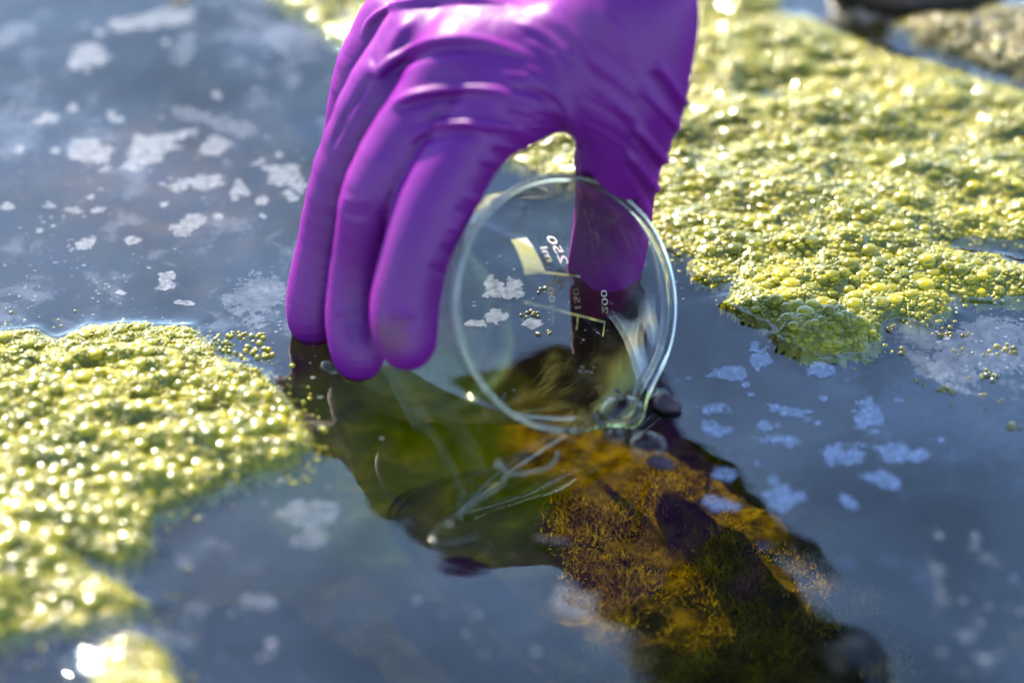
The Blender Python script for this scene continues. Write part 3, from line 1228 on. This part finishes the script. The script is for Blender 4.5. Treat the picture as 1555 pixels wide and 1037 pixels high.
xs = axis_pts(-.20, .20, .0011, 120)
ys = axis_pts(-.14, .22, .0011, 120)
gx, gy = np.meshgrid(xs, ys)
near = (np.abs(gx) < .3) & (np.abs(gy) < .32)
z = np.zeros_like(gx)
P0 = np.stack([gx[near], gy[near], np.zeros(near.sum())], 1)
dh = np.maximum(hand_field(P0), 0)
w = P0 - BC
t_ = w @ BA
radd = np.linalg.norm(w - t_[:, None] * BA, axis=1)
inb = np.where((t_ > -.003) & (t_ < .11), np.abs(radd - RB + .0008), 9)
zz = .0006 * np.exp(-(dh / .0018) ** 1.2) + .0004 * np.exp(-(inb / .0018) ** 1.2)
for key in MATS:
    s = -poly_sd(P0[:, 0], P0[:, 1], MATS[key]) - .0042 * fbm(P0[:, 0] * 170, P0[:, 1] * 170, len(key), 4)
    zz += .0013 * np.exp(-np.maximum(s, 0) / .0035)
zz += .00035 * fbm(P0[:, 0] * 40, P0[:, 1] * 40, 77, 2)
z[near] = zz
F, used = grid_faces(np.ones((len(ys) - 1, len(xs) - 1), bool), len(ys) - 1, len(xs) - 1)
wat = link("pond_water", mesh("pond_water", np.stack([gx.ravel(), gy.ravel(), z.ravel()], 1)[used], F), M_WATER)
tag(wat, "still pond water with a grey blue sky reflection", None, None, "structure")


def wz(x, y):
    """height of the water where things float"""
    i = np.clip(np.searchsorted(xs, x), 1, len(xs) - 1)
    j = np.clip(np.searchsorted(ys, y), 1, len(ys) - 1)
    return np.maximum(np.maximum(z[j, i], z[j - 1, i]), np.maximum(z[j, i - 1], z[j - 1, i - 1]))


xs2 = axis_pts(-.22, .22, .0024, 150)
ys2 = axis_pts(-.17, .24, .0024, 150)
bx, by = np.meshgrid(xs2, ys2)
nr = np.clip(1.5 - np.maximum(np.abs(bx) / .3, np.abs(by) / .3), 0, 1)
lobe = np.exp(-(((bx + .030) / .075) ** 2 + ((by - .020) / .065) ** 2))
bz = -.062 - .012 * np.exp(-((bx + .02) ** 2 + (by - .045) ** 2) / .05 ** 2) + nr * (1 - .85 * lobe) * (.012 * fbm(bx * 22, by * 22, 91, 3) + .006 * fbm(bx * 110, by * 110, 92, 4))
bz = -.006 - np.logaddexp(0, (-.006 - bz) / .004) * .004
F, used = grid_faces(np.ones((len(ys2) - 1, len(xs2) - 1), bool), len(ys2) - 1, len(xs2) - 1)
bed = link("pond_bed", mesh("pond_bed", np.stack([bx.ravel(), by.ravel(), bz.ravel()], 1)[used], F), M_BED)
tag(bed, "green and orange brown algae growing on the pond bottom", None, None, "structure")

def growth(name, label, region, n, ln, cols, seed, density):
    """soft filaments standing on the bed, too many to count"""
    r_ = np.random.default_rng(seed)
    poly = np.array([at(x, y, -.058)[:2] for x, y in region])
    lo, hi = poly.min(0), poly.max(0)
    X, Y = r_.uniform(lo[0], hi[0], n), r_.uniform(lo[1], hi[1], n)
    S = poly_sd(X, Y, poly) + .012 * fbm(X * 60, Y * 60, seed, 3)
    c = fbm(X * 55, Y * 55, seed + 1, 4)
    k_ = (S > 0) & (r_.random(n) < np.clip(density + 3.2 * c, .03, 1)) & (r_.random(n) < np.clip(S / .012, .1, 1))
    X, Y, c = X[k_], Y[k_], c[k_]
    m_ = len(X)
    i = np.clip(np.searchsorted(xs2, X), 1, len(xs2) - 1)
    j = np.clip(np.searchsorted(ys2, Y), 1, len(ys2) - 1)
    Z = bz[j, i] - .001
    a = r_.uniform(0, 6.28, m_)
    l_ = ln * np.exp(.4 * r_.normal(size=m_)) * np.clip(1 + 2.0 * c, .4, 2)
    tilt = r_.uniform(.1, 1.25, m_)
    tilt = tilt * .9
    d = np.stack([np.cos(a) * np.sin(tilt), np.sin(a) * np.sin(tilt), np.cos(tilt)], 1)
    w_ = np.stack([-np.sin(a), np.cos(a), np.zeros(m_)], 1) * (.00013 + .0002 * r_.random(m_))[:, None]
    B = np.stack([X, Y, Z], 1)
    T = B + d * l_[:, None]
    bend = np.stack([np.cos(a * 3), np.sin(a * 3), np.zeros(m_)], 1) * (l_ * .3)[:, None]
    M_ = B + d * (l_ * .5)[:, None] + bend
    V = np.stack([B - w_, B + w_, M_ + w_, M_ - w_, T + bend * .4 + w_ * .4, T + bend * .4 - w_ * .4], 1).reshape(-1, 3)
    V[:, 2] = np.minimum(V[:, 2], -.0035)
    o6 = np.arange(m_)[:, None] * 6
    F = np.concatenate([o6 + np.array([[0, 1, 2, 3]]), o6 + np.array([[3, 2, 4, 5]])])
    m, nt, out = nodemat(name)
    ge = N(nt, "ShaderNodeNewGeometry")
    n1 = noise(nt, 70, 3, .5, ge.outputs['Position'])
    ad = N(nt, "ShaderNodeMath", operation='MULTIPLY_ADD', inp={1: .5})
    L(nt, ge.outputs['Random Per Island'], ad.inputs[0])
    h_ = N(nt, "ShaderNodeMath", operation='MULTIPLY_ADD', inp={1: 1.4, 2: -.45})
    L(nt, n1.outputs[0], h_.inputs[0])
    L(nt, h_.outputs[0], ad.inputs[2])
    cr = ramp(nt, ad.outputs[0], cols)
    d1 = N(nt, "ShaderNodeBsdfDiffuse")
    d2 = N(nt, "ShaderNodeBsdfTranslucent")
    mx = N(nt, "ShaderNodeMixShader", inp={0: .45})
    for q in (d1, d2):
        L(nt, cr.outputs[0], q.inputs[0])
    L(nt, d1.outputs[0], mx.inputs[1])
    L(nt, d2.outputs[0], mx.inputs[2])
    L(nt, mx.outputs[0], out.inputs[0])
    o = link(name, mesh(name, V, F), m)
    tag(o, label, "pond growth", None, "stuff")


growth("brown_algae_growth", "fuzzy orange brown algae growth under the water in front of the beaker",
       [(840, 690), (960, 660), (1060, 720), (1200, 800), (1340, 900), (1420, 1060), (1480, 1200), (860, 1200), (880, 960), (820, 820)], 170000, .0019,
       [(.1, (.02, .012, .0)), (.4, (.11, .068, .0)), (.7, (.22, .145, .0)), (.95, (.33, .23, .001))], 21, .5)
# ------------------------------------------------------------------ scum flakes
def flake_mesh(cx, cy, w, h, seed, rot=0, thr=.0, holes=.5, cell=.0004):
    a, b = w / 2, h / 2
    m_ = 1.9
    nx, ny = int(2 * a * m_ / cell) + 2, int(2 * b * m_ / cell) + 2
    gx, gy = np.meshgrid(np.linspace(-a * m_, a * m_, nx + 1), np.linspace(-b * m_, b * m_, ny + 1))
    s = max(.004, min(w, h))
    f = 1 - np.sqrt((gx / a) ** 2 + (gy / b) ** 2) + 1.5 * fbm(gx / s * 2.2 + seed * 3.7, gy / s * 2.2 + seed * 1.3, seed, 4) \
        + holes * fbm(gx / .0022 + seed, gy / .0022, seed + 5, 3) + holes * .9 * fbm(gx / .0009 + seed, gy / .0009, seed + 9, 3) - .16 + thr - 2.0 * np.maximum(0, np.sqrt((gx / a) ** 2 + (gy / b) ** 2) - 1.15)
    keep = (f[:-1, :-1] + f[1:, :-1] + f[:-1, 1:] + f[1:, 1:]) > 0
    if keep.sum() < 4:
        keep = (np.abs(gx[:-1, :-1]) < a * .6) & (np.abs(gy[:-1, :-1]) < b * .6)
    F, used = grid_faces(keep, ny, nx)
    X, Y, Fv = gx.ravel()[used], gy.ravel()[used], f.ravel()[used]
    gyv, gxv = np.gradient(f, gy[1, 0] - gy[0, 0], gx[0, 1] - gx[0, 0])
    GX, GY = gxv.ravel()[used], gyv.ravel()[used]
    g2 = GX ** 2 + GY ** 2 + 1e-9
    neg = Fv < 0
    st = np.clip(-Fv / np.sqrt(g2), 0, cell) / np.sqrt(g2)
    X = X + np.where(neg, GX * st, 0)
    Y = Y + np.where(neg, GY * st, 0)
    c, s_ = math.cos(rot), math.sin(rot)
    X, Y = c * X - s_ * Y, s_ * X + c * Y
    Z = wz(cx + X, cy + Y) + .00025
    # a skin with thickness: rim folded down into the water
    V = np.stack([X, Y, Z], 1)
    return mesh("scum_flake", V, F)


# pixel x, y, width, height, slant (deg), film kind, label
SM_L, SM_R = "small pale scum fleck on the water left of the gloved hand", "small bluish scum fleck on the water right of the beaker"
FL = [
    (125, 370, 54, 24, 0, 0, "fish shaped pale scum flake above the left algae mat"),
    (287, 343, 56, 30, 8, 0, "ragged pale scum flake midway between the left mat and the hand"),
    (250, 428, 32, 32, 0, 0, "pale scum flake just above the top edge of the left algae mat"),
    (140, 230, 62, 56, 20, 0, "two lobed pale scum patch left of the biggest white patch"),
    (232, 224, 96, 70, -30, 0, "largest solid white scum patch on the water left of the hand"),
    (293, 278, 86, 28, 4, 0, "wide flat scum strip just below the largest white patch"),
    (325, 224, 56, 30, -20, 0, "narrow scum tongue right of the largest white patch"),
    (425, 262, 84, 34, -22, 0, "slanting scum strip close to the gloved knuckles"),
    (364, 290, 36, 28, 0, 0, "small squarish scum patch below the slanting strip by the hand"),
    (245, 32, 150, 34, 12, 0, "long blurred scum streak far off at the upper left"),
    (430, 52, 230, 36, -30, 1, "broad faint scum band running along the far mat edge"),
    (18, 52, 46, 70, -30, 1, "blurred scum patch cut by the left picture edge"),
    (140, 88, 62, 40, 0, 0, "blurred pale patch below the left end of the far scum streak"),
    (280, 72, 40, 56, 0, 1, "blurred faint scum patch below the far scum streak"),
    (340, 190, 200, 22, -22, 1, "long thin scum line curving towards the gloved hand"),
    (386, 456, 78, 92, 0, 1, "tall faint film patch between the left mat and the fingertips"),
    (1105, 568, 66, 24, 0, 0, "crisp oval scum flake right of the beaker mouth"),
    (1155, 540, 34, 44, 0, 1, "faint bluish scum patch between the crisp oval flake and the mat lobe"),
    (1243, 562, 44, 24, 12, 0, "pale flake just below the pointed lobe of the right mat"),
    (1085, 622, 54, 16, 0, 0, "wedge shaped scum flake right of the floating maroon petal"),
    (1085, 653, 50, 26, -24, 0, "arrowhead scum flake just below the wedge shaped one"),
    (1165, 646, 34, 18, 0, 0, "small oval flake right of the arrowhead scum flake"),
    (1190, 670, 78, 20, -14, 0, "drawn out scum flake with a tail below the small oval one"),
    (1195, 625, 80, 16, -26, 1, "thin slanting scum streak above the tailed flake"),
    (1318, 632, 52, 40, 0, 1, "two part bluish flake below the faint film sheet"),
    (1292, 695, 70, 40, -10, 1, "broad bluish scum plate in the shaded water on the right"),
    (1365, 690, 80, 26, -6, 1, "speckled flake just right of the broad bluish plate"),
    (1338, 730, 58, 30, 0, 0, "bright pale flake below the broad bluish plate"),
    (1192, 758, 72, 36, -8, 1, "hazy bluish patch below the tailed flake"),
    (1096, 766, 60, 24, -10, 1, "hazy flake touching the edge of the brown reflection"),
    (1440, 640, 210, 130, -20, 1, "large thin film sheet with air bubbles at the right picture edge"),
    (1500, 540, 150, 110, -30, 1, "thin film sheet just below the right algae mat"),
    (764, 440, 62, 36, -36, 0, "pale scum patch seen inside the beaker mouth"),
    (752, 482, 36, 22, 0, 0, "smaller scum patch lower inside the beaker mouth"),
    (470, 790, 90, 66, 0, 1, "faint blue film patch in front of the green reflection"),
    (392, 912, 56, 30, 0, 1, "blurred blue film patch low on the left of the water"),
    (880, 912, 80, 44, -20, 1, "blurred film patch left of the brown reflection near the bottom"),
]
small = [(112, 320, 26, 11), (183, 445, 20, 9), (200, 366, 26, 14), (75, 180, 32, 14), (60, 352, 13, 9), (30, 228, 16, 13), (12, 316, 22, 10), (440, 298, 28, 18), (110, 165, 26, 12),
         (178, 182, 24, 14), (150, 320, 22, 9), (136, 300, 14, 9), (330, 330, 18, 10), (398, 305, 22, 14), (400, 330, 14, 10), (280, 461, 36, 8), (258, 415, 14, 6), (60, 185, 20, 10), (85, 230, 14, 10),
         (170, 172, 18, 10), (330, 146, 20, 14), (250, 312, 16, 9), (425, 235, 20, 9), (455, 285, 24, 22)]
smallr = [(1100, 720, 36, 20), (1175, 730, 20, 16), (1290, 762, 34, 22), (1160, 830, 30, 14), (1290, 853, 32, 20), (1352, 853, 36, 14), (1425, 812, 16, 12), (1482, 815, 16, 12), (1402, 880, 28, 20),
          (1545, 880, 26, 18), (1467, 965, 30, 20), (1250, 605, 14, 9), (1270, 690, 12, 9), (1150, 705, 14, 10), (1322, 606, 16, 9), (1365, 608, 12, 9), (1140, 600, 12, 6), (1224, 627, 18, 6), (1242, 644, 10, 8),
          (1325, 655, 16, 10), (1390, 695, 26, 14), (1430, 672, 14, 9), (1045, 575, 10, 5), (1132, 585, 14, 8), (808, 492, 30, 16), (722, 492, 34, 18)]
mperpx = .8016 / FPX
k = 0


def add_flake(x, y, w, h, rot, kind, label, group=None):
    global k
    k += 1
    P = at(x, y)
    sc = np.linalg.norm(P - CAM) / FPX
    fs = 1 / max(.4, -ray(x, y)[2])
    me_ = flake_mesh(P[0], P[1], w * sc * 1.02, h * sc * fs * 1.02, k, math.radians(rot) * 1.2, holes=.9 if kind else .55)
    o = link("scum_flake", me_, M_SCUM_SHADE if x > 1040 and w < 140 and y < 790 else (M_SCUM, M_SCUM2)[kind], None, (P[0], P[1], 0))
    tag(o, label, "scum flake", group)


for f in FL:
    add_flake(*f)
for x, y, w, h in small:
    add_flake(x, y, w, h, random.uniform(-15, 15), 0, SM_L, "small pale scum flecks left of the hand")
for x, y, w, h in smallr:
    add_flake(x, y, w, h, random.uniform(-15, 15), 0 if x < 1000 or y < 700 else 1, SM_R if x > 1000 else "small scum fleck low inside the beaker mouth", "small bluish scum flecks right of the beaker" if x > 1000 else "small scum flecks inside the beaker")

# specks of scum, too many to count
V, F = [], []
nsp = 0
while nsp < 2600:
    x, y = random.uniform(-60, 1600), random.uniform(-40, 1060)
    P = at(x, y)
    den = float(np.clip(.25 + 1.6 * fbm(np.array([P[0] * 30]), np.array([P[1] * 30]), 55, 3)[0], 0.03, 1))
    if y > 740:
        den *= .3
    if 430 < x < 1010 and 520 < y < 900:
        den *= .06
    if 820 < x < 1330 and y > 690 and y > 690 + (x - 1010) * 1.05:
        den *= .04
    if random.random() > den:
        continue
    r = .00022 * math.exp(abs(random.gauss(0, .75)))
    if hand_field(np.array([[P[0], P[1], 0]]))[0] < .001:
        continue
    n = 7
    base = len(V)
    zz_ = float(wz(np.array([P[0]]), np.array([P[1]]))[0]) + .0003
    a0 = random.random()
    el = random.uniform(.5, 1)
    for i in range(n):
        a = 2 * math.pi * i / n
        q = r * random.uniform(.65, 1.2)
        V.append((P[0] + q * math.cos(a + a0), P[1] + q * el * math.sin(a + a0), zz_))
    F.append(tuple(range(base, base + n)))
    nsp += 1
sp = link("scum_specks", mesh("scum_specks", V, F), M_SCUM)
tag(sp, "tiny pale scum specks dusted over the water surface", "scum", None, "stuff")

# ------------------------------------------------------------------ small floating things
def bubble_cluster(x, y, n, spread, rmax, label, group=None, mat=None):
    P = at(x, y)
    C, R = [], []
    for i in range(n):
        r = rmax * random.uniform(.45, 1)
        a, q = random.random() * 6.28, spread * math.sqrt(random.random())
        px_, py_ = P[0] + q * math.cos(a) * 1.3, P[1] + q * math.sin(a)
        C.append((px_ - P[0], py_ - P[1], float(wz(np.array([px_]), np.array([py_]))[0]) + r * .15))
        R.append(r)
    V, F = many(ico3 if rmax > .0015 else ico2, np.array(C), np.array(R), np.full(n, .8))
    o = link("bubble_cluster", mesh("bubble_cluster", V, F), mat or M_ALGB, None, (P[0], P[1], 0))
    return tag(o, label, "bubbles", group)


cl = [(1430, 590, 4, .0022, .0011), (1465, 535, 6, .003, .0009), (1368, 533, 4, .002, .0009), (1440, 505, 7, .003, .0010), (1528, 532, 6, .003, .0013), (1500, 540, 5, .003, .0010), (1465, 508, 4, .002, .0010),
      (1393, 578, 2, .001, .0007), (1402, 586, 2, .001, .0007), (1495, 602, 2, .001, .0008), (1443, 617, 2, .001, .0007), (1520, 610, 2, .001, .0006), (1498, 622, 1, .0005, .0007), (1500, 565, 2, .001, .0007),
      (1547, 649, 4, .002, .0016), (1350, 500, 4, .002, .0009), (1470, 575, 2, .001, .0006)]
bubble_cluster(1503, 577, 6, .0028, .0015, "dark green bubble clump on the film sheet at the right", None, M_ALG)
bubble_cluster(1438, 593, 4, .0016, .0014, "green bubble clump left of the dark clump on the film sheet", None, M_ALG)
for x, y, n, s, r in cl:
    bubble_cluster(x, y, n, s, r, "small bubble cluster scattered on the thin film right of the mat", "bubble clusters on the film sheet", M_ALGDB)
bubble_cluster(807, 477, 9, .0028, .0011, "grainy algae crumb floating in the middle of the beaker mouth", None, M_ALGD)
bubble_cluster(826, 507, 6, .0018, .0009, "smaller algae crumb floating below the other one in the beaker", None, M_ALGD)
bubble_cluster(822, 440, 6, .0020, .0009, "algae crumb under the white marking spot of the beaker", None, M_ALGD)
for x, y in ((345, 515), (368, 512), (352, 530), (385, 528), (372, 542), (338, 528), (400, 540), (395, 515)):
    bubble_cluster(x, y, 7, .0034, .0011, "loose bubbles drifting off the top corner of the left algae mat", "loose bubbles off the left mat", M_ALGB)
bubble_cluster(487, 657, 2, .001, .0013, "single glinting bubble off the right tip of the left mat", None, M_ALGB)
bubble_cluster(500, 125, 3, .0014, .0016, "bright glinting bubble on the water beside the gloved knuckles", None, M_SKIN)
bubble_cluster(285, 863, 2, .001, .0014, "blurred lone bubble in the water below the left mat", None, M_ALGDB)
bubble_cluster(460, 1028, 2, .0012, .0017, "blurred bright bubble at the bottom picture edge", None, M_SKIN)
bubble_cluster(272, 2, 5, .004, .0016, "glinting bubbles at the top picture edge left of the far mat", None, M_ALGDB)

for x, y, n, sp_r, rm in ((905, 640, 9, .003, .0010), (935, 600, 8, .0035, .0010), (870, 660, 7, .003, .0009), (955, 655, 9, .003, .0011), (780, 600, 5, .003, .0008), (885, 560, 5, .003, .0008)):
    bubble_cluster(x, y, n, sp_r, rm, "dark crumb of debris floating at the lower beaker lip", "dark debris crumbs at the beaker lip", M_ROCK)

# domes of air on the water by the beaker lip
def dome(x, y, r, sq, label):
    P = at(x, y)
    V, F = [], []
    nu, nv = 40, 14
    for i in range(nv + 1):
        a = (i / nv) * math.pi / 2
        for j in range(nu):
            b = 2 * math.pi * j / nu
            V.append((r * math.cos(a) * math.cos(b), r * math.cos(a) * math.sin(b), r * sq * math.sin(a)))
    for i in range(nv):
        for j in range(nu):
            F.append((i * nu + j, i * nu + (j + 1) % nu, (i + 1) * nu + (j + 1) % nu, (i + 1) * nu + j))
    o = link("air_bubble", mesh("air_bubble", V, F), M_SKIN, None, (P[0], P[1], float(wz(np.array([P[0]]), np.array([P[1]]))[0]) + .0001))
    tag(o, label, "air bubble")


dome(984, 680, .0060, .75, "large clear air bubble floating below the beaker lip")
dome(946, 626, .0072, .6, "dark clear air bubble inside the lower beaker lip")
dome(934, 664, .0030, .8, "small clear air bubble between the two large ones at the lip")
dome(505, 560, .0042, .8, "small pale air bubble against the middle fingertip")


def petal(x, y, ln, wd, rot, lift, label):
    P = at(x, y)
    V, F = [], []
    n, m_ = 14, 8
    for s in (0, 1):
        for i in range(n + 1):
            u = i / n
            prof_ = math.sin(math.pi * u ** .8) ** .7
            for j in range(m_ + 1):
                v = j / m_ * 2 - 1
                V.append(((u - .5) * ln, v * wd / 2 * prof_, lift * (1 - v * v) * prof_ + .0012 + .0006 * math.sin(5 * v + 3 * u) - .0005 * s))
    st = (n + 1) * (m_ + 1)
    for s in (0, 1):
        for i in range(n):
            for j in range(m_):
                a = s * st + i * (m_ + 1) + j
                q = (a, a + m_ + 1, a + m_ + 2, a + 1)
                F.append(q if s == 0 else q[::-1])
    for i in range(n):
        for j in (0, m_):
            a = i * (m_ + 1) + j
            F.append((a, a + m_ + 1, st + a + m_ + 1, st + a))
    o = link("petal", mesh("petal", V, F), M_PETAL, None, (P[0], P[1], 0))
    o.rotation_euler = (0, 0, math.radians(rot))
    tag(o, label, "petal")


petal(1014, 618, .0098, .0082, -28, .0030, "curled maroon petal floating just right of the beaker lip")
petal(1004, 708, .0090, .0060, -20, .0018, "maroon petal half hidden below the large clear air bubble")
petal(838, 826, .0120, .0022, -8, .0006, "thin maroon petal lying at the notch of the green reflection")


def strand(pts, rad, label):
    P = smooth_path([tuple(at(x, y)[:2]) + (.0004,) for x, y in pts], 8)
    n = len(P)
    rad = [q * .65 for q in rad]
    r = np.interp(np.linspace(0, 1, n), np.linspace(0, 1, len(rad)), rad)
    V, F = tube(P, r, 10)
    o = link("slime_strand", mesh("slime_strand", V, F), M_SLIME)
    tag(o, label, "slime strand")


strand([(848, 688), (842, 702), (832, 712), (808, 718), (780, 722), (764, 712), (757, 704), (752, 712)], [.0009, .0008, .0010, .0009, .0008, .0016, .0018, .0012],
       "short thick clear slime strand floating below the beaker")
strand([(768, 726), (760, 740), (742, 752), (716, 768), (690, 786), (668, 802), (656, 816), (660, 826), (690, 824), (730, 814)], [.0010, .0008, .0006, .0004, .0004, .0005, .0005, .0004, .0003, .0002],
       "clear slime strand looping down to the left on the green reflection")
# brown stone at the far edge
_b = bmesh.new()
bmesh.ops.create_icosphere(_b, subdivisions=4, radius=1)
for v in _b.verts:
    n_ = 1 + .35 * float(fbm(np.array([v.co.x * 1.6 + v.co.z]), np.array([v.co.y * 1.6 - v.co.z * .7]), 41, 4)[0])
    v.co = (v.co.x * .036 * n_, v.co.y * .030 * n_, v.co.z * .020 * n_)
me_ = bpy.data.meshes.new("stone")
_b.to_mesh(me_)
_b.free()
me_.polygons.foreach_set("use_smooth", np.ones(len(me_.polygons), bool))
P = at(1408, 16)
tag(link("stone", me_, M_ROCK, None, (P[0], P[1] + .030, .004)), "wet dark brown stone at the far edge behind the algae", "stone")
